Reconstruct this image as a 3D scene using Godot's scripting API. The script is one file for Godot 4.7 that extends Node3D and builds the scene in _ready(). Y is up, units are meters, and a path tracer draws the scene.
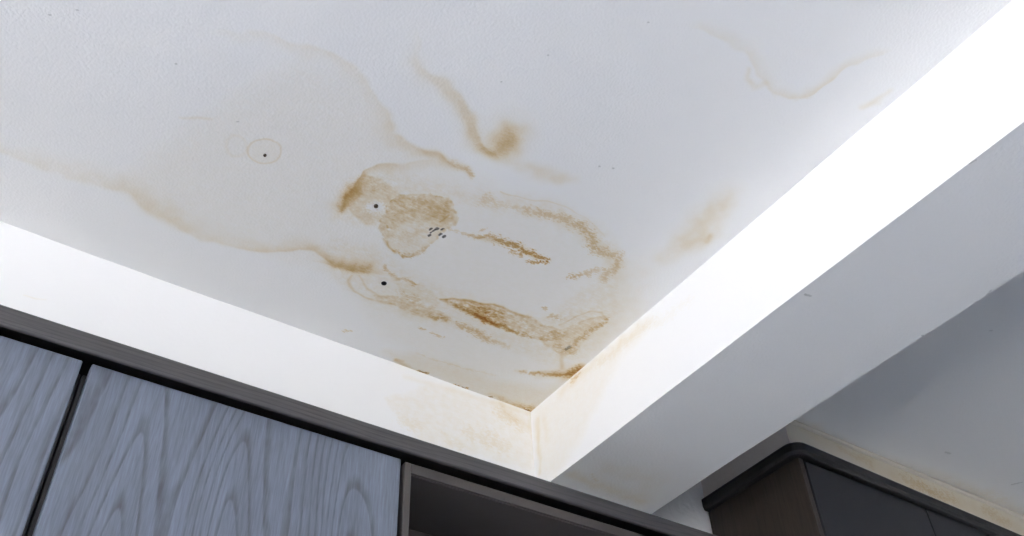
extends Node3D
# Water-stained kitchen ceiling with a beam, seen from below. x runs along the back wall, y up, z towards the room.

const CEILING_STAINS := [
	["L",[117,906,13.6,0.03,174,882,15.5,0.07,212,869,17.3,0.09,244,862,19.3,0.11,278,858,19.5,0.12,313,863,21.7,0.12,350,873,22.1,0.13,383,889,22.6,0.13,407,908,23.1,0.14,420,926,23.4,0.18,443,945,23.9,0.24,469,956,20.2,0.3,497,954,18.4,0.34,528,948,16.5,0.4,563,949,14.6,0.45]],
	["s",[521,950,10.3,0.2,562,947,10.4,0.3,592,947,10.6,0.4,618,957,5.4,0.4]],
	["f",[566,947,8.4,0.2,592,947,8.5,0.4,620,956,4.3,0.5]],
	["L",[453,1166,9,0.4,441,1131,11,0.7,445,1113,10.9,0.75,448,1094,8.6,0.7,446,1059,7.4,0.5,453,1041,8.4,0.4,465,1024,12.6,0.42,480,1010,14.6,0.35,503,992,14.6,0.2,536,968,12.6,0.1]],
	["f",[450,1162,11.2,0.3,446,1128,15.4,0.35,454,1087,17.3,0.3,480,1064,15.1,0.2]],
	["s",[454,1172,9,0.25,443,1142,11,0.6,443,1121,10.9,0.5,449,1093,10.8,0.4,453,1064,6.4,0.25]],
	["s",[448,1182,15.8,0.1,435,1147,17.7,0.2,438,1103,15.1,0.12]],
	["L",[382,757,15.7,0.03,411,796,21.7,0.1,435,806,23.9,0.14,474,806,24.3,0.17,508,816,24.8,0.19,538,838,23.4,0.2,567,869,22.1,0.22,598,888,16.4,0.28,618,892,10.4,0.3]],
	["s",[414,796,14.5,0.06,439,809,14.8,0.1,477,814,16.9,0.15,508,829,19.2,0.18,535,850,17.7,0.2,565,876,16.1,0.24,596,892,12.3,0.35,614,894,10.4,0.4]],
	["f",[505,821,9.5,0.08,536,847,11.8,0.1,568,874,10.1,0.12,606,894,8.3,0.25]],
	["s",[613,898,10.4,0.35,625,876,16.5,0.4,622,853,24.4,0.55,617,832,20.1,0.35]],
	["s",[623,861,36.8,0.3,616,838,40.3,0.24]],
	["s",[656,884,14.7,0.12,707,883,19.2,0.2,757,872,17.3,0.22,778,862,13,0.08]],
	["R",[-132,1356,27.8,0.08,-66,1349,28.4,0.1,-10,1345,31,0.11,38,1334,31.4,0.14,89,1327,34,0.17,123,1340,34.7,0.2,195,1362,33.8,0.19,250,1370,30,0.18,321,1358,23.5,0.2,361,1345,19,0.3,402,1321,16.6,0.34,421,1296,18.9,0.4,450,1290,16.7,0.46,480,1297,14.5,0.55,506,1308,19.6,0.6,529,1301,24.6,0.6,550,1298,24.8,0.7,570,1293,19.9,0.75]],
	["s",[499,1305,12.2,0.3,525,1293,17.1,0.4,553,1286,22.2,0.5,564,1272,17.2,0.4]],
	["f",[506,1301,12.2,0.2,538,1292,14.7,0.3,565,1282,14.8,0.35]],
	["s",[79,1323,19,0.08,139,1339,26.2,0.1,214,1360,20.4,0.08]],
	["p",0.28,0.1,11.2,0.3,[452,1170,438,1133,441,1101,450,1063,482,1052,516,1060,533,1076,524,1097,521,1124,524,1147,507,1164,479,1159,455,1150]],
	["s",[460,1113,4.4,0.2,461,1100,4.4,0.25,481,1082,4.3,0.25,507,1083,4.4,0.2,522,1098,4.4,0.1]],
	["s",[457,1145,4.4,0.15,480,1162,4.5,0.15,505,1168,4.6,0.15,523,1160,4.6,0.1]],
	["w",[502,1120,15.6,0.9,503,1119,15.6,0.9]],
	["p",0.2,0.28,2.7,0.5,[518,1119,521,1093,528,1074,542,1057,572,1036,593,1035,610,1031,625,1037,638,1054,653,1063,655,1078,645,1100,645,1123,646,1156,635,1183,625,1199,611,1211,590,1211,575,1203,556,1189,539,1173,525,1146]],
	["p",0.34,0,9,0.6,[519,1125,522,1095,544,1060,573,1039,612,1033,638,1054,652,1070,640,1094,611,1102,581,1114,565,1140,563,1174,560,1189,540,1172,526,1146]],
	["f",[578,1172,11.8,0.15,599,1152,14.1,0.2,610,1125,14,0.2]],
	["f",[547,1108,20.3,0.2,570,1071,20.1,0.25,609,1062,18,0.3]],
	["s",[603,1075,15.9,0.3,616,1058,15.8,0.35,615,1080,13.7,0.3]],
	["f",[589,1208,7.2,0.5,609,1206,7.3,0.75,622,1194,7.2,0.7,633,1177,7.2,0.5]],
	["s",[554,1190,3.5,0.4,575,1203,3.6,0.6,593,1212,3.6,0.5]],
	["s",[626,1086,2.3,0.7,629,1065,2.3,0.4]],
	["s",[545,1153,2.3,0.9,549,1157,2.3,1.1]],
	["w",[552,1160,2.8,0.6,554,1160,2.8,0.6]],
	["k",[620,1117,2.4,1.3,621,1113,2.4,1.1]],
	["k",[631,1109,2.8,1.3,632,1105,2.8,1.1]],
	["k",[628,1116,1.9,1.3,629,1112,1.9,1.1]],
	["k",[640,1105,1.9,1.3,641,1101,1.9,1.1]],
	["k",[627,1133,2.4,1.3,628,1129,2.4,1.1]],
	["k",[644,1119,2.3,1.3,645,1115,2.3,1.1]],
	["k",[652,1121,2.3,1.3,653,1116,2.3,1.1]],
	["k",[626,1124,1.5,1.3,627,1119,1.5,1.1]],
	["f",[652,1096,4.7,0.3,678,1093,4.7,0.4,705,1084,7.1,0.7,726,1072,8.3,0.9,746,1070,9.5,1.1,765,1070,10.8,1.3,791,1069,10.9,1.5,817,1066,9.7,1.5,840,1064,9.8,1.5,867,1066,7.4,1.6]],
	["s",[694,1089,4.7,0.3,754,1071,9.5,0.4,823,1066,9.7,0.5,867,1066,7.4,0.4]],
	["f",[792,1085,6.1,0.8,816,1084,6.1,1]],
	["f",[835,1090,7.4,1.3,852,1081,8.7,1.5]],
	["f",[864,1077,6.2,1.5,873,1075,5,1.5]],
	["f",[702,1064,4.7,0.5,712,1055,2.8,0.4]],
	["f",[663,1010,9,0.2,673,991,13.4,0.35,698,987,6.7,0.2,727,979,6.8,0.25,745,970,9.1,0.35,773,966,11.4,0.5,799,959,11.5,0.45,835,952,11.6,0.5,860,956,11.7,0.6,887,958,11.8,0.7,910,968,12,0.6,922,987,12.1,0.7,940,993,12.3,0.55,955,983,12.3,0.5,979,986,12.4,0.5,997,1003,12.6,0.45,998,1027,12.7,0.4,1005,1056,7.7,0.35]],
	["s",[747,973,11.3,0.12,799,959,13.8,0.15,860,956,14.1,0.2,911,970,14.4,0.2,954,985,17.2,0.2,995,1001,17.5,0.2,1000,1040,15.3,0.15]],
	["f",[933,1077,8.9,0.9,951,1066,8.9,0.8,964,1048,8.9,0.5,980,1028,8.8,0.4]],
	["s",[680,959,1.8,0.25,702,958,1.8,0.25,729,950,1.8,0.2,768,936,1.8,0.2,809,926,1.8,0.15,864,931,1.9,0.12,923,949,1.9,0.1]],
	["p",0.34,0,13.2,0.9,[755,1282,795,1261,828,1252,881,1247,909,1273,902,1294,857,1289,809,1287]],
	["p",0.34,0.18,5.8,0.9,[743,1287,759,1268,793,1258,824,1251,866,1240,933,1234,996,1236,1037,1231,1041,1258,1016,1282,977,1289,932,1296,904,1297,859,1292,811,1290,780,1289]],
	["f",[778,1287,5.3,0.8,809,1287,6.7,1.2,833,1288,8.1,1.5,855,1286,9.5,1.5,879,1288,9.6,1.3,906,1292,8.3,1.1,940,1291,7,0.8,979,1288,7.1,0.7]],
	["s",[743,1286,3.9,0.6,768,1266,3.9,0.6,794,1259,4,0.8,824,1251,4.8,1,853,1240,4,0.8,885,1237,4,0.6,935,1237,4.1,0.5]],
	["s",[784,1287,5.3,0.4,809,1287,6.4,0.9,855,1286,8.7,1.1,900,1291,7.8,0.8,938,1292,5.6,0.4]],
	["f",[827,1268,8,0.6,848,1267,8.1,0.7,883,1265,8.2,0.4]],
	["p",0.26,0.15,7.1,0.6,[998,1276,1011,1248,1025,1230,1036,1195,1054,1164,1077,1144,1094,1151,1093,1193,1087,1230,1095,1263,1087,1299,1055,1297,1024,1294]],
	["f",[1088,1147,5.5,0.6,1090,1174,7,0.7,1082,1208,7.1,0.6,1078,1240,7.2,0.6,1081,1267,8.7,0.5]],
	["s",[1011,1218,2.8,0.3,1023,1179,2.7,0.35,1041,1148,2.7,0.3,1066,1137,2.7,0.3,1086,1148,4.1,0.4]],
	["f",[1046,1281,8.7,0.4,1072,1286,11.7,0.5,1094,1281,11.7,0.5]],
	["s",[1075,1297,5.9,0.25,1091,1323,6,0.3,1109,1343,6,0.35]],
	["k",[1073,1281,4.1,0.45,1075,1271,4.1,0.45]],
	["f",[947,1190,5.4,1,955,1193,4,0.8]],
	["f",[978,1203,8.2,0.5,993,1201,8.2,0.6]],
	["f",[815,1335,8.2,0.5,842,1336,12.5,0.7,873,1340,14,0.75,902,1343,12.8,0.6,927,1345,10,0.4,957,1344,5.8,0.2]],
	["s",[815,1335,8.2,0.15,873,1340,14,0.25,935,1344,11.5,0.12]],
	["s",[550,1316,3,0.3,550,1334,3.8,0.4,561,1346,3.8,0.35,575,1356,3.3,0.35,603,1360,3.1,0.4,629,1360,3.9,0.35,651,1357,5.3,0.4,667,1351,4,0.2]],
	["s",[564,1311,3,0.3,579,1325,3,0.3,598,1337,3.1,0.3,628,1341,3.6,0.4,651,1331,3.6,0.3]],
	["p",0.4,0.1,5.2,0.6,[621,1345,648,1333,671,1322,702,1318,741,1317,786,1329,799,1337,784,1354,744,1355,699,1355,664,1353,636,1355]],
	["f",[753,1345,8.1,0.5,775,1344,9.5,0.8,791,1337,8.2,0.7]],
	["f",[592,1255,4.9,0.6,599,1268,3.7,0.7,615,1272,5,0.4,636,1277,7.6,0.45,655,1273,7.6,0.5,675,1270,7.6,0.8]],
	["p",0.14,0.05,7.5,0.5,[605,1271,638,1272,678,1266,717,1275,746,1283,747,1310,704,1313,665,1311,640,1293]],
	["f",[663,1316,7.8,0.4,685,1313,10.4,0.5,704,1313,7.9,0.4]],
	["p",0.1,0,20.3,0.7,[448,1182,431,1131,441,1077,476,1032,554,1006,631,988,719,950,800,930,902,936,1007,986,1070,1087,1069,1135,1045,1190,1015,1224,971,1219,988,1045,970,1009,913,989,828,969,746,989,651,1020,622,1023,574,1041,527,1095,519,1169,480,1187]],
	["p",0.09,0,21.5,0.7,[449,1292,477,1241,545,1219,608,1234,697,1250,813,1238,961,1225,1054,1129,1078,1082,1122,1158,1139,1294,1107,1349,992,1348,853,1340,770,1375,648,1378,555,1353]],
	["s",[622,872,24.7,0.2,621,851,32.5,0.25,617,826,26,0.15]],
	["f",[625,876,16.5,0.2,621,845,18.2,0.2]],
	["s",[829,1286,5.4,0.5,855,1286,7.1,0.8,883,1289,6.6,0.6]],
	["f",[817,1267,8,0.5,848,1267,9.4,0.7,872,1264,8.1,0.4]],
	["s",[692,1359,16,0.12,753,1345,18.9,0.15,790,1339,13.6,0.15]],
	["s",[1045,1264,28.6,0.12,1077,1195,28.1,0.12]],
	["f",[752,1392,3.6,0.8,768,1392,4.2,0.8]],
	["f",[784,1393,4.2,0.6,813,1391,4.2,0.6]],
	["f",[614,1485,4.1,0.5,630,1479,4.1,0.6]],
	["s",[764,1517,5.8,0.5,781,1516,4.7,0.3]],
	["f",[1031,1404,6,0.5,1068,1395,7.6,0.7,1098,1377,9.2,0.8,1131,1357,13.8,1.3,1147,1324,10.6,1.5]],
	["s",[1019,1407,6,0.15,1066,1392,9.1,0.4,1100,1371,12.2,0.6,1133,1356,18.3,1,1149,1319,12.1,1]],
	["s",[1080,1392,18.3,0.15,1131,1362,27.6,0.3,1150,1327,24.3,0.3]],
	["w",[1050,1411,3,0.7,1047,1390,3.6,0.9]],
	["p",0.2,0,25.9,0.2,[730,1508,794,1478,854,1472,931,1465,1013,1461,1106,1428,1140,1394,1168,1391,1192,1550,1067,1544,922,1540,785,1536]],
	["f",[1056,1526,9.6,0.3,1099,1525,12.9,0.5,1143,1523,16.4,0.7]],
	["s",[1021,1518,9.5,0.2,1088,1521,12.9,0.35,1150,1524,16.4,0.5]],
	["s",[764,1522,5.9,0.5,802,1530,7.4,0.4,842,1524,6,0.35]],
	["f",[827,1527,4.8,1.3,838,1527,4.8,1.3]],
	["k",[831,1528,2.4,0.25,835,1527,2.4,0.25]],
	["f",[840,1526,4.8,1.3,851,1526,4.8,1.3]],
	["k",[844,1527,2.4,0.25,848,1526,2.4,0.25]],
	["f",[930,1530,4.9,1.3,941,1530,5,1.3]],
	["k",[933,1530,2.5,0.25,938,1530,2.5,0.25]],
	["f",[941,1530,5,1.3,952,1530,5,1.3]],
	["k",[945,1531,2.5,0.25,949,1530,2.5,0.25]],
	["f",[949,1530,5,1.3,960,1530,5,1.3]],
	["k",[953,1530,2.5,0.25,957,1530,2.5,0.25]],
	["f",[1025,1527,5.1,1.3,1036,1527,5.1,1.3]],
	["k",[1028,1528,2.5,0.25,1033,1527,2.5,0.25]],
	["f",[1127,1530,5.2,1.3,1139,1530,5.2,1.3]],
	["k",[1131,1531,2.6,0.25,1135,1530,2.6,0.25]],
	["f",[1135,1530,5.2,1.3,1147,1530,5.3,1.3]],
	["k",[1139,1530,2.6,0.25,1144,1530,2.6,0.25]],
	["f",[792,1474,2.9,0.15,838,1472,2.9,0.2,909,1465,3,0.2,990,1448,3,0.1]],
	["s",[1065,929,29.8,0.14,1076,878,36.5,0.26,1073,829,38,0.3,1060,770,34.4,0.28,1056,732,27,0.14]],
	["s",[1087,881,19.6,0.1,1099,846,21.7,0.14,1108,821,14.4,0.1]],
	["s",[1103,847,7.3,0.25,1105,832,7.2,0.35]],
	["s",[1042,1011,56.3,0.1,1110,1102,49,0.12,1134,1231,52.2,0.1]],
	["R",[761,491,14.1,0.07,802,483,17.8,0.1,851,479,18.1,0.1,897,496,16.8,0.1,937,512,17.2,0.12,984,507,11.7,0.18,1004,495,9.7,0.2,1010,475,11.6,0.24,1012,452,9.5,0.24,1019,418,9.4,0.18,1031,387,11.1,0.1,1047,357,11,0.08]],
	["s",[884,505,5.6,0.12,893,518,5.7,0.14,917,523,7.6,0.12,928,508,5.7,0.1]],
	["s",[1111,450,7.9,0.12,1125,430,7.9,0.16,1125,400,7.8,0.1]],
	["s",[293,1089,2.2,0.22,296,1100,2.2,0.22,294,1112,2.3,0.22,288,1123,2.3,0.22,279,1131,2.3,0.22,268,1135,2.3,0.22,257,1135,2.3,0.22,248,1130,2.2,0.22,242,1121,2.2,0.22,240,1110,2.2,0.22,242,1098,2.2,0.22,248,1087,2.2,0.22,257,1079,2.2,0.22,267,1075,2.2,0.22,278,1075,2.2,0.22,287,1080,2.2,0.22,293,1089,2.2,0.22]],
	["s",[237,1108,4,0.08,240,1124,4.1,0.08,235,1138,4.1,0.08,225,1145,4.1,0.08,213,1141,4,0.08,204,1129,4,0.08,202,1113,4,0.08,207,1099,3.9,0.08,217,1093,3.9,0.08,228,1096,4,0.08,237,1108,4,0.08]],
	["p",0.05,0,8.1,0.1,[293,1089,296,1102,292,1115,284,1127,273,1134,260,1136,249,1131,242,1121,240,1108,243,1095,252,1084,263,1076,275,1075,286,1079]],
	["s",[119,1109,3.8,0.12,146,1095,3.8,0.16,164,1086,3.9,0.08]],
	["p",0.065,0,29.3,0.3,[74,1309,147,1099,241,893,351,894,417,928,487,963,582,945,679,957,790,917,941,952,1093,1073,1123,1217,1094,1412,921,1494,719,1464,505,1326,323,1354,183,1354]],
	["k",[-122,1025,1.3,0.22,-120,1024,1.3,0.22]],
	["k",[72,1008,1.4,0.22,74,1007,1.4,0.22]],
	["k",[578,666,1.4,0.22,579,665,1.4,0.22]],
	["k",[799,811,1.7,0.22,800,810,1.7,0.22]],
	["k",[542,753,1.5,0.22,543,752,1.5,0.22]],
	["k",[679,526,1.4,0.22,681,525,1.4,0.22]],
	["k",[824,801,1.7,0.22,826,800,1.7,0.22]],
	["k",[202,1067,1.5,0.22,204,1066,1.5,0.22]],
	["k",[-88,995,1.3,0.22,-86,994,1.3,0.22]]
]
const BACK_WALL_STAINS := [
	["p",0.1,0.02,12.8,0.5,[750,2590,863,2673,1001,2681,1134,2693,1159,2621,1139,2532,999,2528,842,2517]],
	["f",[790,2557,15.3,0.105,821,2541,15.3,0.14,851,2562,13,0.084]],
	["f",[973,2581,24.5,0.14,1028,2578,24.9,0.175,1069,2569,19.5,0.14]],
	["f",[1058,2658,23.2,0.175,1099,2652,20.5,0.245,1116,2635,14.6,0.14]],
	["s",[1059,2678,17.6,0.14,1105,2660,17.6,0.175,1140,2649,14.8,0.105]],
	["s",[1151,2690,9.1,0.175,1153,2619,8.8,0.21,1156,2537,8.5,0.175]],
	["s",[2,2550,1.9,0.105,20,2554,1.9,0.14,40,2560,2,0.07]],
	["f",[893,2544,13.1,0.07,935,2532,15.8,0.105]],
	["s",[797,2671,8.1,0.07,890,2680,8.4,0.098,1002,2687,8.7,0.14,1143,2696,9.1,0.175]]
]
const BEAM_SIDE_STAINS := [
	["s",[1507,2661,10.2,0.188,1510,2591,9.9,0.225,1512,2525,9.6,0.15]],
	["s",[1479,2650,13.4,0.09,1469,2583,12.9,0.075]],
	["f",[1365,2689,9.8,0.45,1341,2691,9.7,0.525]],
	["s",[1361,2689,13,0.262,1337,2692,12.9,0.262]],
	["s",[1409,2684,16.5,0.135,1330,2687,19.2,0.15,1182,2682,18,0.12,1079,2678,14.3,0.075]],
	["f",[1257,2666,12.3,0.105,1149,2671,14.7,0.105,1064,2668,11.3,0.075]],
	["f",[1068,2651,14.1,0.053,959,2641,16,0.053]],
	["s",[736,2544,11.3,0.038,717,2555,9,0.045]],
	["p",0.09,0,20.8,0.3,[1517,2690,1368,2694,1110,2690,1050,2658,1190,2637,1354,2520,1451,2473,1517,2517]]
]
const BEAM_UNDERSIDE_STAINS := [
	["s",[1421,1173,18.8,0.165,1431,1261,25.9,0.193,1434,1384,26.9,0.138]],
	["s",[1363,1237,43.7,0.088,1351,1344,44.9,0.077,1434,1384,33.6,0.055]],
	["w",[1390,1167,3.1,0.22,1386,1178,3.1,0.275]],
	["f",[1398,1213,6.3,0.165,1414,1237,6.4,0.165]],
	["k",[708,1164,2.2,0.275,706,1177,2.2,0.22]],
	["k",[354,1151,1.8,0.193,345,1153,1.8,0.165]],
	["k",[672,1445,1.9,0.22,673,1449,1.9,0.22]],
	["k",[537,1450,1.8,0.193,522,1444,1.8,0.165]]
]
const FAR_CEILING_STAINS := [
	["s",[1783,1222,27.9,0.175,1976,1223,25.7,0.125,2180,1221,31,0.125,2433,1210,41.1,0.125,2742,1208,44.1,0.15]],
	["f",[2372,1233,40.8,0.06,2600,1193,34,0.07]],
	["k",[2230,1107,3.8,0.15,2245,1105,3.8,0.15]],
	["k",[2547,1117,3.3,0.175,2563,1095,3.3,0.15]],
	["k",[1869,717,2.1,0.15,1873,715,2.1,0.15]]
]
const BULKHEAD_STAINS := [
	["f",[2172,2652,19.5,0.3,2276,2645,24,0.5,2392,2653,16.5,0.3]],
	["f",[1918,2672,14.7,0.15,2034,2666,15.2,0.2]],
	["f",[2537,2662,17.2,0.3,2649,2647,17.5,0.25]],
	["k",[2420,2698,4.2,0.8,2433,2700,4.2,0.8]],
	["s",[1771,2684,21.4,0.1,2151,2652,27.2,0.18,2698,2647,31.1,0.15]]
]

const CEIL := 2.7
const BACK := -1.532          # face of the back wall
const BEAM_A := 1.15          # beam from x = BEAM_A to BEAM_B
const BEAM_B := 1.45
const BEAM_Y := 2.475
const BULK_X := 1.715         # boxed-out wall above the tall cabinet
const BULK_Z := -1.217
const LEFT := -3.2
const RIGHT := 3.4
const FRONT := 4.2

var used := {}
var mats := {}

# ---------------------------------------------------------------- helpers
func numbered(n: String) -> String:
	if not used.has(n):
		used[n] = 0
		return n
	used[n] += 1
	return "%s_%03d" % [n, used[n]]

func tag(o: Node, label: String, category := "", group := "") -> Node:
	o.set_meta("label", label)
	if category != "":
		o.set_meta("category", category)
	if group != "":
		o.set_meta("group", group)
	return o

func struct_of(o: Node, label: String, category: String) -> Node:
	o.set_meta("kind", "structure")
	return tag(o, label, category)

func thing(called: String, label: String, category: String, at: Vector3, group := "") -> Node3D:
	var o := Node3D.new()
	o.name = numbered(called)
	add_child(o)
	o.position = at
	tag(o, label, category, group)
	return o

func put(called: String, mesh: Mesh, parent: Node, mat: Material = null, at := Vector3.ZERO) -> MeshInstance3D:
	var o := MeshInstance3D.new()
	o.name = numbered(called) if parent == self else called
	o.mesh = mesh
	if mat:
		o.material_override = mat
	o.position = at
	o.cast_shadow = GeometryInstance3D.SHADOW_CASTING_SETTING_ON
	parent.add_child(o, true)
	return o

func new_st() -> SurfaceTool:
	var st := SurfaceTool.new()
	st.begin(Mesh.PRIMITIVE_TRIANGLES)
	st.set_smooth_group(-1)
	return st

func done(st: SurfaceTool, mesh: ArrayMesh = null) -> ArrayMesh:
	st.generate_normals()
	return st.commit(mesh) if mesh else st.commit()

# one triangle, wound so that its front looks along `out`
func tri(st: SurfaceTool, p: Array, uv: Array, out: Vector3) -> void:
	var n: Vector3 = (p[0] - p[2]).cross(p[0] - p[1])
	var order := [0, 1, 2] if n.dot(out) >= 0.0 else [0, 2, 1]
	for i in order:
		st.set_uv(uv[i])
		st.add_vertex(p[i])

func quad(st: SurfaceTool, a: Vector3, b: Vector3, c: Vector3, d: Vector3, out: Vector3, uv := []) -> void:
	var t := uv if uv.size() == 4 else [Vector2(0, 0), Vector2(1, 0), Vector2(1, 1), Vector2(0, 1)]
	tri(st, [a, b, c], [t[0], t[1], t[2]], out)
	tri(st, [a, c, d], [t[0], t[2], t[3]], out)

# box with chamfered edges; every face carries its own 0..1 uv
func box(st: SurfaceTool, lo: Vector3, hi: Vector3, r := 0.001) -> void:
	var mid := (lo + hi) / 2.0
	var h := (hi - lo) / 2.0
	r = minf(r, minf(h.x, minf(h.y, h.z)) * 0.5)
	var corner := func(s: Vector3, axis: int) -> Vector3:
		var v := Vector3(h.x - r, h.y - r, h.z - r)
		v[axis] = h[axis]
		return mid + v * s
	for axis in 3:
		var u := (axis + 1) % 3
		var w := (axis + 2) % 3
		if axis == 0:
			u = 2
			w = 1
		elif axis == 2:
			u = 0
			w = 1
		else:
			u = 0
			w = 2
		for sgn in [-1.0, 1.0]:
			var q := []
			var t := []
			for c in [Vector2(-1, -1), Vector2(1, -1), Vector2(1, 1), Vector2(-1, 1)]:
				var s := Vector3.ONE
				s[axis] = sgn
				s[u] = c.x
				s[w] = c.y
				q.append(corner.call(s, axis))
				t.append(Vector2(c.x * 0.5 + 0.5, 0.5 - c.y * 0.5))
			var out := Vector3.ZERO
			out[axis] = sgn
			quad(st, q[0], q[1], q[2], q[3], out, t)
	for axis in 3:                       # the edges that run along this axis
		var a1 := (axis + 1) % 3
		var a2 := (axis + 2) % 3
		for s1 in [-1.0, 1.0]:
			for s2 in [-1.0, 1.0]:
				var s := Vector3.ONE
				s[a1] = s1
				s[a2] = s2
				var t2 := s
				s[axis] = -1.0
				t2[axis] = 1.0
				var out := Vector3.ZERO
				out[a1] = s1
				out[a2] = s2
				quad(st, corner.call(s, a1), corner.call(t2, a1), corner.call(t2, a2), corner.call(s, a2), out)
	for sx in [-1.0, 1.0]:
		for sy in [-1.0, 1.0]:
			for sz in [-1.0, 1.0]:
				var s := Vector3(sx, sy, sz)
				tri(st, [corner.call(s, 0), corner.call(s, 1), corner.call(s, 2)], [Vector2.ZERO, Vector2.RIGHT, Vector2.ONE], s)

func box_mesh(lo: Vector3, hi: Vector3, r := 0.001) -> ArrayMesh:
	var st := new_st()
	box(st, lo, hi, r)
	return done(st)

# slightly uneven plaster: a few millimetres, the same at every shared corner
var sway := FastNoiseLite.new()
func uneven(p: Vector3, amount: float) -> Vector3:
	if amount == 0.0:
		return p
	return p + Vector3(sway.get_noise_3d(p.x, p.y, p.z), sway.get_noise_3d(p.x + 40.0, p.y, p.z), sway.get_noise_3d(p.x, p.y + 40.0, p.z)) * amount

# a rectangle cut into a grid, from corner o along u and v
func sheet(st: SurfaceTool, o: Vector3, u: Vector3, v: Vector3, out: Vector3, amount := 0.0, step := 0.05) -> void:
	var nu := maxi(1, ceili(u.length() / step)) if amount > 0.0 else 1
	var nv := maxi(1, ceili(v.length() / step)) if amount > 0.0 else 1
	st.set_smooth_group(1 if amount > 0.0 else -1)
	for i in nu:
		for j in nv:
			var a := Vector2(float(i) / nu, float(j) / nv)
			var b := Vector2(float(i + 1) / nu, float(j + 1) / nv)
			var t := [a, Vector2(b.x, a.y), b, Vector2(a.x, b.y)]
			var q := []
			for c in t:
				q.append(uneven(o + u * c.x + v * c.y, amount))
			quad(st, q[0], q[1], q[2], q[3], out, t)
	st.set_smooth_group(-1)

# sweep a closed profile (x = outward, y = up) along stations [[position, outward], ...]
func sweep(st: SurfaceTool, profile: Array, path: Array, smooth := true) -> void:
	var n := profile.size()
	var along := 0.0
	var centre := Vector2.ZERO
	for q in profile:
		centre += q / n
	for i in path.size() - 1:
		var p0: Vector3 = path[i][0]
		var p1: Vector3 = path[i + 1][0]
		var n0: Vector3 = path[i][1]
		var n1: Vector3 = path[i + 1][1]
		var len := p0.distance_to(p1)
		for k in n:
			var a: Vector2 = profile[k]
			var b: Vector2 = profile[(k + 1) % n]
			var e := b - a
			var o2 := Vector2(e.y, -e.x)
			if o2.dot((a + b) / 2.0 - centre) < 0.0:
				o2 = -o2
			var out := n0 * o2.x + Vector3.UP * o2.y
			var v0 := float(k) / n
			var v1 := float(k + 1) / n
			st.set_smooth_group(1 if smooth and e.length() < 0.006 else -1)
			quad(st, p0 + n0 * a.x + Vector3.UP * a.y, p1 + n1 * a.x + Vector3.UP * a.y, p1 + n1 * b.x + Vector3.UP * b.y, p0 + n0 * b.x + Vector3.UP * b.y, out,
				[Vector2(along, a.y), Vector2(along + len, a.y), Vector2(along + len, b.y + b.x * 0.3), Vector2(along, b.y + b.x * 0.3)])
		along += len
	st.set_smooth_group(-1)
	for end in [0, path.size() - 1]:
		var p: Vector3 = path[end][0]
		var o: Vector3 = path[end][1]
		var other: Vector3 = path[1][0] if end == 0 else path[path.size() - 2][0]
		for k in range(1, n - 1):
			var f := []
			for q in [profile[0], profile[k], profile[k + 1]]:
				f.append(p + o * q.x + Vector3.UP * q.y)
			tri(st, f, [Vector2.ZERO, Vector2.RIGHT, Vector2.ONE], p - other)

# surface of revolution about y, profile of (radius, height)
func lathe(st: SurfaceTool, profile: Array, at: Vector3, seg := 14) -> void:
	for k in profile.size() - 1:
		var a: Vector2 = profile[k]
		var b: Vector2 = profile[k + 1]
		for i in seg:
			var t0 := TAU * i / seg
			var t1 := TAU * (i + 1) / seg
			var d0 := Vector3(cos(t0), 0, sin(t0))
			var d1 := Vector3(cos(t1), 0, sin(t1))
			var e := b - a
			var out := (d0 + d1) * 0.5 * -e.y + Vector3.UP * e.x
			quad(st, at + d0 * a.x + Vector3.UP * a.y, at + d1 * a.x + Vector3.UP * a.y, at + d1 * b.x + Vector3.UP * b.y, at + d0 * b.x + Vector3.UP * b.y, out)

# ---------------------------------------------------------------- textures
func noise(seed_: int, freq: float, octaves := 3) -> FastNoiseLite:
	var n := FastNoiseLite.new()
	n.seed = seed_
	n.noise_type = FastNoiseLite.TYPE_SIMPLEX_SMOOTH
	n.frequency = freq
	n.fractal_type = FastNoiseLite.FRACTAL_FBM
	n.fractal_octaves = octaves
	return n

func to_lin(c: Color) -> Vector3:
	var l := c.srgb_to_linear()
	return Vector3(l.r, l.g, l.b)

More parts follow.
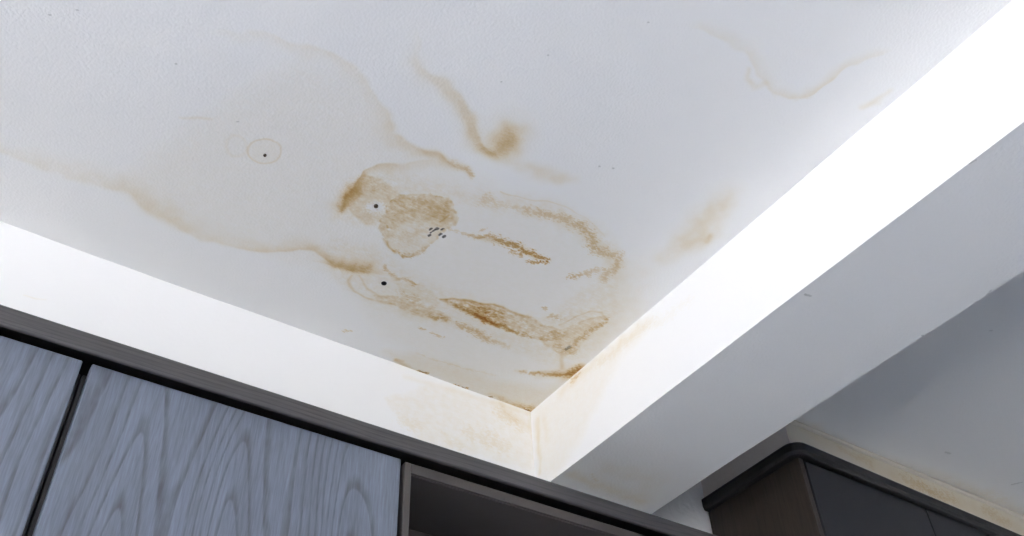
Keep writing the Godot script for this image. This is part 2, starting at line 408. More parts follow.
# A painted plaster face with water stains: pigment density in three layers (brown tea stain, mould, bared filler).
# lo/hi are the face's own coordinates in metres, per_mm texels a millimetre.
func stained(lo: Vector2, hi: Vector2, list: Array, base: Color, per_mm := 1.0, seed_ := 1) -> Image:
	var w := int((hi.x - lo.x) * 1000.0 * per_mm)
	var h := int((hi.y - lo.y) * 1000.0 * per_mm)
	var tea := PackedFloat32Array()
	tea.resize(w * h)
	var soot := PackedFloat32Array()
	soot.resize(w * h)
	var bare := PackedFloat32Array()
	bare.resize(w * h)
	var warp := noise(seed_, 0.014, 2)
	var grain := noise(seed_ + 1, 0.05, 5)
	var flake := noise(seed_ + 2, 0.09, 5)
	for item in list:
		var kind: String = item[0]
		var pts: Array = item[item.size() - 1]
		if kind == "p":
			var dens: float = item[1]
			var rim: float = item[2]
			var soft: float = item[3]
			var streak: float = item[4]
			var ring := PackedVector2Array()
			var box2 := Rect2()
			for i in range(0, pts.size(), 2):
				var q := (Vector2(pts[i], pts[i + 1]) - lo * 1000.0) * per_mm
				ring.append(q)
				box2 = Rect2(q, Vector2.ZERO) if i == 0 else box2.expand(q)
			soft *= per_mm
			box2 = box2.grow(soft + 9.0)
			for y in range(maxi(0, int(box2.position.y)), mini(h, int(box2.end.y))):
				for x in range(maxi(0, int(box2.position.x)), mini(w, int(box2.end.x))):
					var q := Vector2(x + warp.get_noise_2d(x, y) * 7.0, y + warp.get_noise_2d(x + 900.0, y) * 7.0)
					var d2 := 1.0e9
					for k in ring.size():
						var near := Geometry2D.get_closest_point_to_segment(q, ring[k], ring[(k + 1) % ring.size()])
						d2 = minf(d2, q.distance_squared_to(near))
					var d := sqrt(d2)
					var inside := Geometry2D.is_point_in_polygon(q, ring)
					var a := smoothstep(-soft, soft, (d if inside else -d) + 4.0 * flake.get_noise_2d(x, y) - 1.0)
					if a <= 0.0:
						continue
					var s := 1.0 + streak * (1.0 * flake.get_noise_2d(x * 0.3, y * 1.4) + 0.7 * flake.get_noise_2d(x * 1.4, y * 1.8) + 1.3 * grain.get_noise_2d(x, y))
					var v := dens * a * maxf(s, 0.12) + rim * exp(-d2 / 9.0) * (1.0 + grain.get_noise_2d(x, y) * 1.6)
					tea[y * w + x] += maxf(v, 0.0)
			continue
		# strokes: max over the segments first, then added
		var lo2 := Vector2(1e9, 1e9)
		var hi2 := Vector2(-1e9, -1e9)
		for i in range(0, pts.size(), 4):
			var q := (Vector2(pts[i], pts[i + 1]) - lo * 1000.0) * per_mm
			var r: float = float(pts[i + 2]) * per_mm * 3.0 + 8.0
			lo2 = lo2.min(q - Vector2(r, r))
			hi2 = hi2.max(q + Vector2(r, r))
		var bx := maxi(0, int(lo2.x))
		var by := maxi(0, int(lo2.y))
		var bw := mini(w, int(hi2.x)) - bx
		var bh := mini(h, int(hi2.y)) - by
		if bw <= 0 or bh <= 0:
			continue
		var tmp := PackedFloat32Array()
		tmp.resize(bw * bh)
		for i in range(0, pts.size() - 4, 4):
			var a := (Vector2(pts[i], pts[i + 1]) - lo * 1000.0) * per_mm
			var b := (Vector2(pts[i + 4], pts[i + 5]) - lo * 1000.0) * per_mm
			var wa: float = float(pts[i + 2]) * per_mm
			var wb: float = float(pts[i + 6]) * per_mm
			var da: float = pts[i + 3]
			var db: float = pts[i + 7]
			var ab := b - a
			var l2 := maxf(ab.length_squared(), 0.0001)
			var reach := maxf(wa, wb) * (2.6 if kind == "L" or kind == "R" else 1.9) + 5.0
			for y in range(maxi(by, int(minf(a.y, b.y) - reach)), mini(by + bh, int(maxf(a.y, b.y) + reach))):
				for x in range(maxi(bx, int(minf(a.x, b.x) - reach)), mini(bx + bw, int(maxf(a.x, b.x) + reach))):
					var q := Vector2(x, y)
					var t0 := (q - a).dot(ab) / l2
					if q.distance_to(a + ab * clampf(t0, 0.0, 1.0)) > reach:
						continue
					var wob := 9.0 if wa > 7.0 else (2.0 if kind == "k" or kind == "w" else 4.0)
					q += Vector2(warp.get_noise_2d(x, y), warp.get_noise_2d(x + 900.0, y)) * wob
					var t := clampf((q - a).dot(ab) / l2, 0.0, 1.0)
					var off := q - (a + ab * t)
					var s := off.length() / lerpf(wa, wb, t)
					var d := lerpf(da, db, t)
					var v := 0.0
					if kind == "L" or kind == "R":
						var side := ab.cross(off) * (1.0 if kind == "L" else -1.0)
						v = exp(-s * s * 0.9) * 0.8 + 0.2 * exp(-s * 5.0) if side > 0.0 else exp(-s * s * 16.0)
						v *= 1.0 + 0.55 * grain.get_noise_2d(x * 0.6, y * 0.6)
					elif kind == "f":
						var p := 1.0 - s * 0.62
						v = smoothstep(0.25, 0.75, p * 0.75 + 0.72 * flake.get_noise_2d(x * 0.9, y * 2.0) + 0.3 * flake.get_noise_2d(x * 2.6 + 200.0, y * 3.4) + 0.3 * grain.get_noise_2d(x, y))
						if p < -0.1:
							v = 0.0
						v *= 0.7 + 1.2 * absf(flake.get_noise_2d(x * 2.0 + 50.0, y * 2.0))
					elif kind == "s":
						v = exp(-s * s * 1.4) * (1.0 + 0.5 * grain.get_noise_2d(x * 0.5, y * 0.5))
					else:
						v = smoothstep(1.5, 0.4, s + 0.8 * flake.get_noise_2d(x * 2.0, y * 2.0))
					v *= d
					var at := (y - by) * bw + x - bx
					if v > tmp[at]:
						tmp[at] = v
		for y in bh:
			for x in bw:
				var v := tmp[y * bw + x]
				if v > 0.002:
					var at := (y + by) * w + x + bx
					if kind == "k":
						soot[at] += v
					elif kind == "w":
						bare[at] = maxf(bare[at], v)
					else:
						tea[at] += v
	var img := Image.create(w, h, false, Image.FORMAT_RGB8)
	img.fill(base)
	var lin := to_lin(base)
	for y in h:
		for x in w:
			var at := y * w + x
			var d := tea[at]
			if d + soot[at] < 0.004:
				continue
			d *= 1.0 - bare[at]
			var k := exp(-soot[at] * 1.5)
			img.set_pixel(x, y, Color(lin.x * exp(-d * 0.27) * k, lin.y * exp(-d * 0.53) * k, lin.z * exp(-d * 1.05) * k).linear_to_srgb())
	return img

func tex(img: Image) -> ImageTexture:
	img.generate_mipmaps()
	return ImageTexture.create_from_image(img)

# paint whose colour map covers the face once (uv 0..1), with a roller's fine orange-peel relief
func painted(img: Image, relief: float, freq: float, rough := 0.75, seed_ := 60) -> StandardMaterial3D:
	var m := StandardMaterial3D.new()
	m.albedo_texture = tex(img)
	m.roughness = rough
	m.metallic_specular = 0.35
	var b := noise(seed_, freq, 3).get_image(img.get_width(), img.get_height(), false, false, false)
	m.heightmap_enabled = true
	m.heightmap_scale = relief
	m.heightmap_texture = tex(b)
	return m

func plain_paint(c: Color, relief: float, rough := 0.75) -> StandardMaterial3D:
	var m := StandardMaterial3D.new()
	m.albedo_color = c
	m.roughness = rough
	m.metallic_specular = 0.35
	m.uv1_triplanar = true
	m.uv1_world_triplanar = true
	m.uv1_scale = Vector3.ONE
	var b := noise(77, 0.08, 3).get_seamless_image(512, 512)
	b.convert(Image.FORMAT_RGBA8)
	b.bump_map_to_normal_map(2.0)
	m.normal_enabled = true
	m.normal_scale = relief * 8.0
	m.normal_texture = tex(b)
	return m

# flat-sawn wood: growth rings cut by a plane, with fibres along v. w_m x h_m metres.
func wood(w_m: float, h_m: float, light: Color, dark: Color, seed_: int, cathedral: float, line := 1.0, px := 900.0) -> Array:
	var w := int(w_m * px)
	var h := int(h_m * px)
	var bend := noise(seed_, 3.0, 2)
	var fine := noise(seed_ + 1, 1.0, 3)
	var rng := RandomNumberGenerator.new()
	rng.seed = seed_
	var hearts := []
	for i in 3:
		hearts.append([w_m * (0.2 + 0.3 * i + rng.randf_range(-0.04, 0.04)), rng.randf_range(0.06, 0.12) * cathedral])
	var img := Image.create(w, h, false, Image.FORMAT_RGB8)
	var bump := Image.create(w, h, false, Image.FORMAT_RGB8)
	for y in h:
		var ym := y / px
		for x in w:
			var xm := x / px
			var xw := xm + bend.get_noise_2d(xm * 0.8, ym * 0.5) * 0.02 + bend.get_noise_2d(xm * 4.0, ym * 1.6) * 0.0022
			var ring := xw * 0.25
			for hh in hearts:
				var dx: float = xw - hh[0]
				ring += hh[1] * ym * exp(-dx * dx / 0.0030) + sqrt(dx * dx + 0.0001) * -0.55 * exp(-dx * dx / 0.012)
			ring = ring / 0.0105 + bend.get_noise_2d(xm * 1.5 + 9.0, ym * 0.3) * 0.8
			var f := ring - floorf(ring)
			var l := smoothstep(0.62, 0.92, f) * smoothstep(1.0, 0.94, f) * line
			var fib := fine.get_noise_2d(x * 0.5, y * 0.02) * 0.45 + fine.get_noise_2d(x * 0.16 + 300.0, y * 0.008) * 0.35 + fine.get_noise_2d(x * 0.02, y * 0.002 + 70.0) * 0.3
			var a := clampf(0.34 + fib * 0.5 + l * (0.38 + 0.3 * fine.get_noise_2d(x * 0.05, y * 0.02)), 0.0, 1.0)
			img.set_pixel(x, y, light.lerp(dark, a))
			var g := 1.0 - a
			bump.set_pixel(x, y, Color(g, g, g))
	return [img, bump]

func wood_mat(pair: Array, rough: float, relief := 0.02, spec := 0.5) -> StandardMaterial3D:
	var m := StandardMaterial3D.new()
	m.albedo_texture = tex(pair[0])
	m.roughness = rough
	m.metallic_specular = spec
	m.heightmap_enabled = true
	m.heightmap_scale = relief
	m.heightmap_texture = tex(pair[1])
	return m

func flat_mat(c: Color, rough: float, spec := 0.5) -> StandardMaterial3D:
	var m := StandardMaterial3D.new()
	m.albedo_color = c
	m.roughness = rough
	m.metallic_specular = spec
	return m

# a wall along one axis with a rectangular opening, as four blocks round it
func pierced(lo: Vector3, hi: Vector3, axis: int, a0: float, a1: float, y0: float, y1: float) -> ArrayMesh:
	var st := new_st()
	var cut := [[lo[axis], a0, lo.y, hi.y], [a1, hi[axis], lo.y, hi.y], [a0, a1, lo.y, y0], [a0, a1, y1, hi.y]]
	for c in cut:
		if c[1] - c[0] < 0.001 or c[3] - c[2] < 0.001:
			continue
		var l := lo
		var h := hi
		l[axis] = c[0]
		h[axis] = c[1]
		l.y = c[2]
		h.y = c[3]
		box(st, l, h, 0.0005)
	return done(st)

# window: frame, mullions and panes in an opening
func window(n: int, at: Vector3, turn: float, w: float, h: float, lights: int, label: String) -> void:
	var o := Node3D.new()
	o.name = "window_%d" % n
	add_child(o)
	o.position = at
	o.rotation.y = turn
	struct_of(o, label, "window")
	var t := 0.05
	var st := new_st()
	box(st, Vector3(-w / 2, 0, -0.03), Vector3(-w / 2 + t, h, 0.03), 0.004)
	box(st, Vector3(w / 2 - t, 0, -0.03), Vector3(w / 2, h, 0.03), 0.004)
	box(st, Vector3(-w / 2 + t, 0, -0.03), Vector3(w / 2 - t, t, 0.03), 0.004)
	box(st, Vector3(-w / 2 + t, h - t, -0.03), Vector3(w / 2 - t, h, 0.03), 0.004)
	put("window_frame", done(st), o, mats.frame)
	var lw := (w - 2 * t) / lights
	for i in lights:
		if i > 0:
			put("mullion", box_mesh(Vector3(-w / 2 + t + lw * i - 0.02, t, -0.025), Vector3(-w / 2 + t + lw * i + 0.02, h - t, 0.025), 0.003), o, mats.frame)
		put("pane", box_mesh(Vector3(-w / 2 + t + lw * i + 0.021, t, -0.003), Vector3(-w / 2 + t + lw * (i + 1) - 0.021, h - t, 0.003), 0.0005), o, mats.glass)

# ---------------------------------------------------------------- the scene
func _ready() -> void:
	# camera
	var cam := Camera3D.new()
	cam.name = "camera"
	add_child(cam)
	var right := Vector3(0.82751242, -0.03684684, 0.560237)
	var fwd := Vector3(0.43018639, 0.68281688, -0.59050891)
	var up := right.cross(fwd).normalized()
	cam.transform = Transform3D(Basis(right, up, -fwd).orthonormalized(), Vector3(0, 1.4, 0))
	cam.fov = 32.4248
	cam.near = 0.05
	cam.current = true
	# sky, sun, exposure
	var sky_mat := ProceduralSkyMaterial.new()
	sky_mat.sky_top_color = Color(0.40, 0.54, 0.79)
	sky_mat.sky_horizon_color = Color(0.805, 0.867, 0.938)
	sky_mat.ground_horizon_color = Color(0.74, 0.76, 0.78)
	sky_mat.ground_bottom_color = Color(0.55, 0.54, 0.52)
	sky_mat.sky_energy_multiplier = 1.0
	sky_mat.ground_energy_multiplier = 1.0
	var sky := Sky.new()
	sky.sky_material = sky_mat
	var env := Environment.new()
	env.background_mode = Environment.BG_SKY
	env.sky = sky
	env.background_energy_multiplier = 1.6
	env.tonemap_mode = Environment.TONE_MAPPER_LINEAR
	env.tonemap_exposure = 4.1
	env.sdfgi_enabled = true
	env.ssao_enabled = true
	env.ssil_enabled = true
	var we := WorldEnvironment.new()
	we.name = "environment"
	we.environment = env
	add_child(we)
	var sun := DirectionalLight3D.new()
	sun.name = "sun"
	add_child(sun)
	sun.look_at_from_position(Vector3(0.3, 4.2, -3.0), Vector3.ZERO)
	sun.light_color = Color(1.0, 0.97, 0.93)
	sun.light_energy = 5.0
	sun.light_angular_distance = 0.6
	sun.shadow_enabled = true

	sway.seed = 5
	sway.frequency = 1.6
	# materials
	var white := Color(0.945, 0.945, 0.935)
	var ceil_c := white
	mats.wall = plain_paint(white, 0.03)
	mats.ceil = plain_paint(ceil_c, 0.03)
	mats.frame = flat_mat(Color(0.86, 0.86, 0.85), 0.4)
	mats.glass = flat_mat(Color(1, 1, 1, 0.05), 0.0)
	mats.glass.transparency = BaseMaterial3D.TRANSPARENCY_ALPHA
	mats.tile = flat_mat(Color(0.75, 0.74, 0.725), 0.45)
	mats.paving = flat_mat(Color(0.74, 0.74, 0.74), 0.85)

	build_room(white, ceil_c)
	build_cabinets()
	build_details()

func build_room(white: Color, ceil_c: Color) -> void:
	# ceiling: the stained stretch, the stretch beyond the beam, and plain paint elsewhere
	var c_lo := Vector2(-0.36, 0.06)
	var c_hi := Vector2(BEAM_A, -BACK)
	var st := new_st()
	sheet(st, Vector3(c_lo.x, CEIL, -c_lo.y), Vector3(c_hi.x - c_lo.x, 0, 0), Vector3(0, 0, c_lo.y - c_hi.y), Vector3.DOWN, 0.004, 0.06)
	var mesh := done(st)
	mesh.surface_set_material(0, painted(stained(c_lo, c_hi, CEILING_STAINS, ceil_c, 1.0, 11), 0.05, 0.16))
	var f_lo := Vector2(BEAM_B, 0.2)
	var f_hi := Vector2(3.0, 1.217)
	st = new_st()
	sheet(st, Vector3(f_lo.x, CEIL, -f_lo.y), Vector3(f_hi.x - f_lo.x, 0, 0), Vector3(0, 0, f_lo.y - f_hi.y), Vector3.DOWN, 0.004, 0.06)
	done(st, mesh)
	mesh.surface_set_material(1, painted(stained(f_lo, f_hi, FAR_CEILING_STAINS, ceil_c, 0.8, 21), 0.03, 0.16))
	st = new_st()
	for r in [[LEFT, c_lo.x, BACK, FRONT], [c_lo.x, BEAM_A, -c_lo.y, FRONT], [BEAM_B, f_hi.x, -f_lo.y, FRONT], [f_hi.x, RIGHT, BACK, FRONT], [BEAM_B, f_hi.x, BACK, -f_hi.y]]:
		sheet(st, Vector3(r[0], CEIL, r[2]), Vector3(r[1] - r[0], 0, 0), Vector3(0, 0, r[3] - r[2]), Vector3.DOWN)
	box(st, Vector3(LEFT - 0.2, CEIL + 0.004, BACK - 0.2), Vector3(RIGHT + 0.2, CEIL + 0.2, FRONT + 0.2))
	done(st, mesh)
	mesh.surface_set_material(2, mats.ceil)
	var ceiling := put("ceiling", mesh, self)
	struct_of(ceiling, "off-white painted ceiling with brown water stains and peeling paint", "ceiling")

	# back wall: stained strip above the cabinets, rest plain
	var w_lo := Vector2(-0.2, 2.2)
	var w_hi := Vector2(BEAM_A, CEIL)
	st = new_st()
	sheet(st, Vector3(w_lo.x, w_lo.y, BACK), Vector3(w_hi.x - w_lo.x, 0, 0), Vector3(0, w_hi.y - w_lo.y, 0), Vector3.BACK, 0.004, 0.06)
	mesh = done(st)
	mesh.surface_set_material(0, painted(stained(w_lo, w_hi, BACK_WALL_STAINS, white, 0.8, 31), 0.02, 0.1))
	st = new_st()
	for r in [[LEFT, w_lo.x, 0.0, CEIL], [w_lo.x, w_hi.x, 0.0, w_lo.y], [w_hi.x, RIGHT, 0.0, CEIL]]:
		sheet(st, Vector3(r[0], r[2], BACK), Vector3(r[1] - r[0], 0, 0), Vector3(0, r[3] - r[2], 0), Vector3.BACK)
	box(st, Vector3(LEFT - 0.2, 0, BACK - 0.2), Vector3(RIGHT + 0.2, CEIL + 0.003, BACK - 0.005))
	done(st, mesh)
	mesh.surface_set_material(1, mats.wall)
	struct_of(put("wall_back", mesh, self), "white back wall showing as a strip above the grey cabinets", "wall")

	# beam
	var s_lo := Vector2(0.1, BEAM_Y)
	var s_hi := Vector2(-BACK, CEIL)
	st = new_st()
	sheet(st, Vector3(BEAM_A, BEAM_Y, -s_lo.x), Vector3(0, 0, s_lo.x - s_hi.x), Vector3(0, CEIL - BEAM_Y, 0), Vector3.LEFT, 0.0022, 0.06)
	mesh = done(st)
	mesh.surface_set_material(0, painted(stained(s_lo, s_hi, BEAM_SIDE_STAINS, white, 1.0, 41), 0.02, 0.1))
	var u_lo := Vector2(0.1, BEAM_A)
	var u_hi := Vector2(-BACK, BEAM_B)
	st = new_st()
	sheet(st, Vector3(BEAM_A, BEAM_Y, -u_lo.x), Vector3(0, 0, u_lo.x - u_hi.x), Vector3(BEAM_B - BEAM_A, 0, 0), Vector3.DOWN, 0.0022, 0.06)
	done(st, mesh)
	mesh.surface_set_material(1, painted(stained(u_lo, u_hi, BEAM_UNDERSIDE_STAINS, white, 1.0, 51), 0.06, 0.12))
	st = new_st()
	sheet(st, Vector3(BEAM_A, BEAM_Y, -0.1), Vector3(0, 0, FRONT + 0.1), Vector3(0, CEIL - BEAM_Y, 0), Vector3.LEFT, 0.0022, 0.06)
	sheet(st, Vector3(BEAM_A, BEAM_Y, -0.1), Vector3(0, 0, FRONT + 0.1), Vector3(BEAM_B - BEAM_A, 0, 0), Vector3.DOWN, 0.0022, 0.06)
	sheet(st, Vector3(BEAM_B, BEAM_Y, BACK), Vector3(0, 0, FRONT - BACK), Vector3(0, CEIL - BEAM_Y, 0), Vector3.RIGHT, 0.0022, 0.06)
	box(st, Vector3(BEAM_A + 0.005, BEAM_Y + 0.005, BACK), Vector3(BEAM_B - 0.005, CEIL + 0.003, FRONT))
	done(st, mesh)
	mesh.surface_set_material(2, mats.wall)
	struct_of(put("ceiling_beam", mesh, self), "white plastered ceiling beam running across the room from the stained corner", "beam")

	# boxed-out wall above the tall cabinet
	var k_lo := Vector2(BULK_X, 2.6155)
	var k_hi := Vector2(3.0, CEIL)
	st = new_st()
	sheet(st, Vector3(k_lo.x, k_lo.y, BULK_Z), Vector3(k_hi.x - k_lo.x, 0, 0), Vector3(0, k_hi.y - k_lo.y, 0), Vector3.BACK, 0.003, 0.05)
	mesh = done(st)
	mesh.surface_set_material(0, painted(stained(k_lo, k_hi, BULKHEAD_STAINS, Color(0.88, 0.85, 0.78), 0.8, 61), 0.02, 0.1))
	st = new_st()
	sheet(st, Vector3(k_hi.x, k_lo.y, BULK_Z), Vector3(RIGHT - k_hi.x, 0, 0), Vector3(0, k_hi.y - k_lo.y, 0), Vector3.BACK)
	box(st, Vector3(BULK_X, k_lo.y, BACK), Vector3(RIGHT, CEIL + 0.003, BULK_Z - 0.003))
	done(st, mesh)
	mesh.surface_set_material(1, plain_paint(Color(0.90, 0.86, 0.82), 0.03))
	var bulk := put("wall_bulkhead", mesh, self)
	struct_of(bulk, "cream boxed-out wall strip between tall dark cabinet and far ceiling", "wall")
	st = new_st()
	sweep(st, [Vector2(0, 0), Vector2(0.006, 0.002), Vector2(0.008, 0.006), Vector2(0.006, 0.012), Vector2(0, 0.014)], [[Vector3(BULK_X + 0.02, CEIL - 0.014, BULK_Z), Vector3.BACK], [Vector3(RIGHT, CEIL - 0.014, BULK_Z), Vector3.BACK]])
	var bead := put("plaster_bead", done(st), bulk, flat_mat(Color(0.88, 0.85, 0.79), 0.8))
	bead.set_meta("label", "pale bead of filler along the ceiling line")

	# rest of the shell, out of view, plus an added light-blocking partition
	struct_of(put("floor", box_mesh(Vector3(LEFT - 0.2, -0.2, BACK - 0.2), Vector3(RIGHT + 0.2, 0, FRONT + 0.2)), self, mats.tile), "pale tiled kitchen floor below the picture", "floor")
	struct_of(put("wall_left", pierced(Vector3(LEFT - 0.2, 0, BACK), Vector3(LEFT, CEIL + 0.003, FRONT), 2, -0.75, 3.65, 0.05, 2.5), self, mats.wall), "white wall with the wide balcony window, left of the picture", "wall")
	struct_of(put("wall_added_blocker", box_mesh(Vector3(BEAM_A + 0.01, 0, 1.1), Vector3(BEAM_B - 0.01, BEAM_Y + 0.003, FRONT)), self, mats.wall), "added white partition under the beam, behind the photographer, blocking window light from the far side", "wall")  # added out of view to keep window light off the far ceiling and soffit
	struct_of(put("wall_right", box_mesh(Vector3(RIGHT, 0, BACK), Vector3(RIGHT + 0.2, CEIL + 0.003, FRONT)), self, mats.wall), "white wall to the right of the picture", "wall")
	struct_of(put("wall_front", pierced(Vector3(LEFT - 0.2, 0, FRONT), Vector3(RIGHT + 0.2, CEIL + 0.003, FRONT + 0.2), 0, -2.8, -0.4, 0.5, 2.5), self, mats.wall), "white wall with a window, behind the photographer", "wall")
	window(1, Vector3(LEFT - 0.1, 0.05, 1.45), PI / 2, 4.4, 2.45, 4, "wide white balcony window in the wall left of the picture")
	window(2, Vector3(-1.6, 0.5, FRONT + 0.1), 0.0, 2.4, 2.0, 2, "white window in the wall behind the photographer")
	struct_of(put("terrace", box_mesh(Vector3(-30, -0.3, -30), Vector3(30, -0.21, 30)), self, mats.paving), "sunlit pale paving outside the balcony window", "paving")

func build_cabinets() -> void:
	var front := -1.208
	var top := 2.225          # top of the carcasses
	var foot := 1.50
	var blue_a := wood(0.70, 0.72, Color(0.46, 0.50, 0.565), Color(0.235, 0.25, 0.285), 101, 1.0)
	var blue_b := wood(0.52, 0.72, Color(0.46, 0.50, 0.565), Color(0.235, 0.25, 0.285), 207, 1.0)
	var dark := wood(0.25, 2.4, Color(0.32, 0.30, 0.30), Color(0.06, 0.055, 0.06), 33, 0.25, 0.9, 640.0)
	var brown := wood(0.32, 1.0, Color(0.26, 0.225, 0.195), Color(0.10, 0.088, 0.078), 44, 0.1, 0.35, 600.0)
	mats.carcass = flat_mat(Color(0.10, 0.092, 0.09), 0.6)
	mats.strip = flat_mat(Color(0.22, 0.205, 0.20), 0.5)
	mats.frame_wood = flat_mat(Color(0.30, 0.28, 0.268), 0.5)
	mats.tall_door = flat_mat(Color(0.13, 0.13, 0.145), 0.4)
	mats.black_edge = flat_mat(Color(0.15, 0.14, 0.135), 0.5)

	# two closed cabinets with blue-grey doors
	var doors := [
		[-0.62, 0.1085, blue_a, "blue-grey wood-grain wall cabinet with closed door at the picture's left edge"],
		[0.1215, 0.6295, blue_b, "blue-grey wood-grain wall cabinet with closed door beside the open dark shelf"]]
	for d in doors:
		var x0: float = d[0]
		var x1: float = d[1]
		var o := thing("wall_cabinet", d[3], "cabinet", Vector3((x0 + x1) / 2, foot, front - 0.02), "blue-grey wall cabinets in a row")
		var half := (x1 - x0) / 2 + 0.0055
		var st := new_st()
		var hh := top - foot
		var back := BACK + 0.006 - (front - 0.02)
		box(st, Vector3(-half, 0, back), Vector3(-half + 0.018, hh, -0.003))
		box(st, Vector3(half - 0.018, 0, back), Vector3(half, hh, -0.003))
		box(st, Vector3(-half + 0.018, 0, back), Vector3(half - 0.018, 0.018, -0.003))
		box(st, Vector3(-half + 0.018, hh - 0.018, back), Vector3(half - 0.018, hh, -0.003))
		box(st, Vector3(-half + 0.018, 0.018, back), Vector3(half - 0.018, hh - 0.018, back + 0.008))
		put("body", done(st), o, mats.strip)
		put("door", box_mesh(Vector3(-(x1 - x0) / 2, 0.002, 0), Vector3((x1 - x0) / 2, 2.2325 - foot, 0.02), 0.0015), o, wood_mat(d[2], 0.5, 0.012, 1.0))

	# open shelf unit
	var n0 := 0.6375
	var n1 := 1.690
	var o2 := thing("open_cabinet", "open dark cabinet with a thin wooden frame under the cornice", "cabinet", Vector3((n0 + n1) / 2, foot, front))
	var hw := (n1 - n0) / 2
	var hh2 := 2.230 - foot
	var bk := BACK + 0.006 - front
	for s in [-1.0, 1.0]:
		put("side_panel", box_mesh(Vector3(minf(s * hw, s * (hw - 0.012)), 0, bk), Vector3(maxf(s * hw, s * (hw - 0.012)), hh2, 0), 0.001), o2, mats.frame_wood)
	put("top_panel", box_mesh(Vector3(-hw + 0.0125, hh2 - 0.019, bk), Vector3(hw - 0.0125, hh2, 0), 0.001), o2, mats.frame_wood)
	put("bottom_panel", box_mesh(Vector3(-hw + 0.0125, 0, bk), Vector3(hw - 0.0125, 0.018, 0), 0.001), o2, mats.frame_wood)
	put("lining", lining(hw - 0.013, 0.0185, hh2 - 0.0195, -0.004, -0.165), o2, mats.frame_wood)
	put("back_panel", box_mesh(Vector3(-hw + 0.0145, 0.02, -0.178), Vector3(hw - 0.0145, hh2 - 0.021, -0.168), 0.001), o2, mats.frame_wood)

	# cornice over the row
	var prof := [Vector2(-0.006, 0.0), Vector2(-0.003, 0.0), Vector2(-0.0015, 0.0005), Vector2(-0.0004, 0.0016), Vector2(0, 0.003), Vector2(0, 0.029), Vector2(-0.0008, 0.0312), Vector2(-0.003, 0.0318), Vector2(-0.006, 0.0318)]
	var st2 := new_st()
	sweep(st2, prof, [[Vector3(-0.62, 0, 0), Vector3.BACK], [Vector3(1.69, 0, 0), Vector3.BACK]])
	var cor := thing("cornice", "dark wood-grain cornice along the top of the blue-grey cabinets", "cornice", Vector3(0, 2.2359, -1.188))
	put("moulding", done(st2), cor, grain_along(dark))
	put("top_board", box_mesh(Vector3(-0.62, 0.016, -0.338), Vector3(1.69, 0.0308, -0.0065), 0.001), cor, mats.carcass)

	# tall dark cabinet on the right
	var tx := BULK_X - 0.002
	var tf := -1.207
	var ty := 2.575
	var tall := thing("tall_cabinet", "tall dark brown cabinet with rounded black cornice, right of the beam", "cabinet", Vector3(tx, 1.5, tf))
	var th := ty - 1.5
	var tb := BACK + 0.006 - tf
	put("side_panel", box_mesh(Vector3(0, 0, tb), Vector3(0.018, th, 0), 0.001), tall, wood_mat(brown, 0.38))
	var st3 := new_st()
	box(st3, Vector3(0.0185, 0, tb), Vector3(1.48, th, -0.019))
	put("body", done(st3), tall, mats.carcass)
	var gaps := [0.021, 0.487, 0.957, 1.47]
	for i in 3:
		put("door", box_mesh(Vector3(gaps[i] + 0.0015, 0.0, -0.0185), Vector3(gaps[i + 1] - 0.0015, th - 0.004, 0.001), 0.0015), tall, mats.tall_door)
	var r := 0.022
	var path := [[Vector3(0, 0, tb), Vector3.LEFT]]
	for i in 9:
		var a := PI / 2 * i / 8.0
		var nrm := Vector3(-cos(a), 0, sin(a))
		path.append([Vector3(r, 0.004, -r) + nrm * r, nrm])
	path.append([Vector3(1.48, -0.024, 0), Vector3.BACK])
	var prof2 := [Vector2(-0.02, 0.0), Vector2(0.009, 0.0), Vector2(0.012, 0.0008), Vector2(0.0135, 0.0025), Vector2(0.0135, 0.005), Vector2(0.0145, 0.0065), Vector2(0.0165, 0.010), Vector2(0.0165, 0.029), Vector2(0.0155, 0.0325), Vector2(0.012, 0.0335), Vector2(-0.02, 0.0335)]
	var st4 := new_st()
	sweep(st4, prof2, path)
	put("cornice", done(st4), tall, mats.black_edge, Vector3(0, th + 0.0015, 0))

# the dark inside faces of an open box: two sides, top and bottom
func lining(hw: float, y0: float, y1: float, z1: float, z0: float) -> ArrayMesh:
	var st := new_st()
	var t := 0.0015
	box(st, Vector3(-hw, y0, z0), Vector3(-hw + t, y1, z1), 0.0003)
	box(st, Vector3(hw - t, y0, z0), Vector3(hw, y1, z1), 0.0003)
	box(st, Vector3(-hw + t, y0, z0), Vector3(hw - t, y0 + t, z1), 0.0003)
	box(st, Vector3(-hw + t, y1 - t, z0), Vector3(hw - t, y1, z1), 0.0003)
	return done(st)

# the dark wood laid with its fibres along u (metres)
func grain_along(pair: Array) -> StandardMaterial3D:
	var a: Image = pair[0].duplicate()
	var b: Image = pair[1].duplicate()
	a.clear_mipmaps()
	b.clear_mipmaps()
	a.rotate_90(CLOCKWISE)
	b.rotate_90(CLOCKWISE)
	var m := wood_mat([a, b], 0.5, 0.02, 1.0)
	m.uv1_scale = Vector3(1.0 / 2.4, 1.0 / 0.14, 1)
	return m

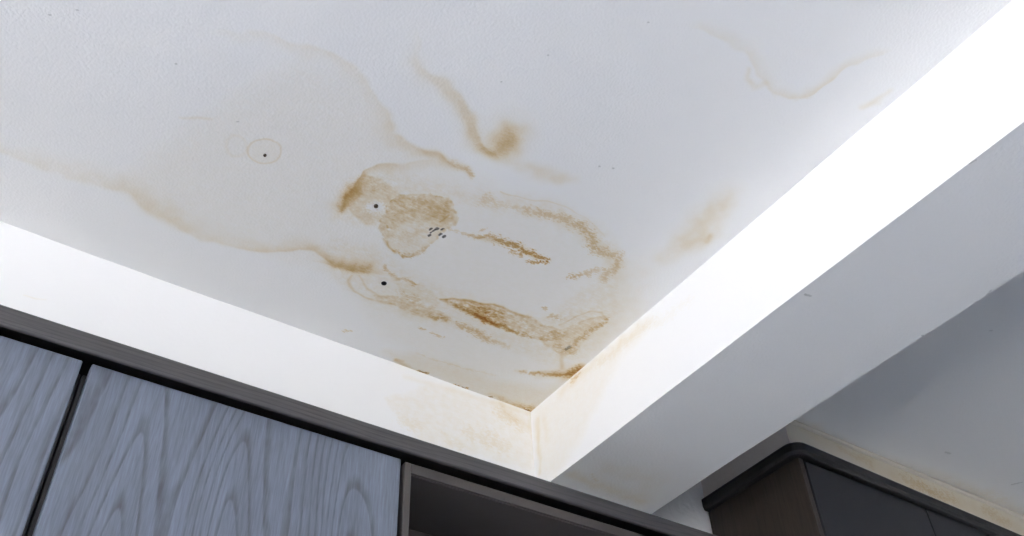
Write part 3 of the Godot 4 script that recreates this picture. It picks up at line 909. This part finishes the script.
func build_details() -> void:
	# old fixing holes in the ceiling
	var ceiling := get_node("ceiling")
	var plug := flat_mat(Color(0.05, 0.04, 0.035), 0.8)
	var rust := flat_mat(Color(0.36, 0.28, 0.20), 0.7)
	for h in [[0.2729, 1.1126, 0.0024, rust], [0.5004, 1.118, 0.0034, rust], [0.6175, 1.3033, 0.0047, plug]]:
		var st := new_st()
		var r: float = h[2]
		lathe(st, [Vector2(r * 1.25, 0.006), Vector2(r * 1.2, -0.001), Vector2(r * 1.05, -0.0016), Vector2(r * 0.9, -0.001), Vector2(r * 0.75, 0.0002), Vector2(0.0, 0.0003)], Vector3.ZERO)
		put("fixing_hole", done(st), ceiling, h[3], Vector3(h[0], CEIL - 0.001, -h[1]))
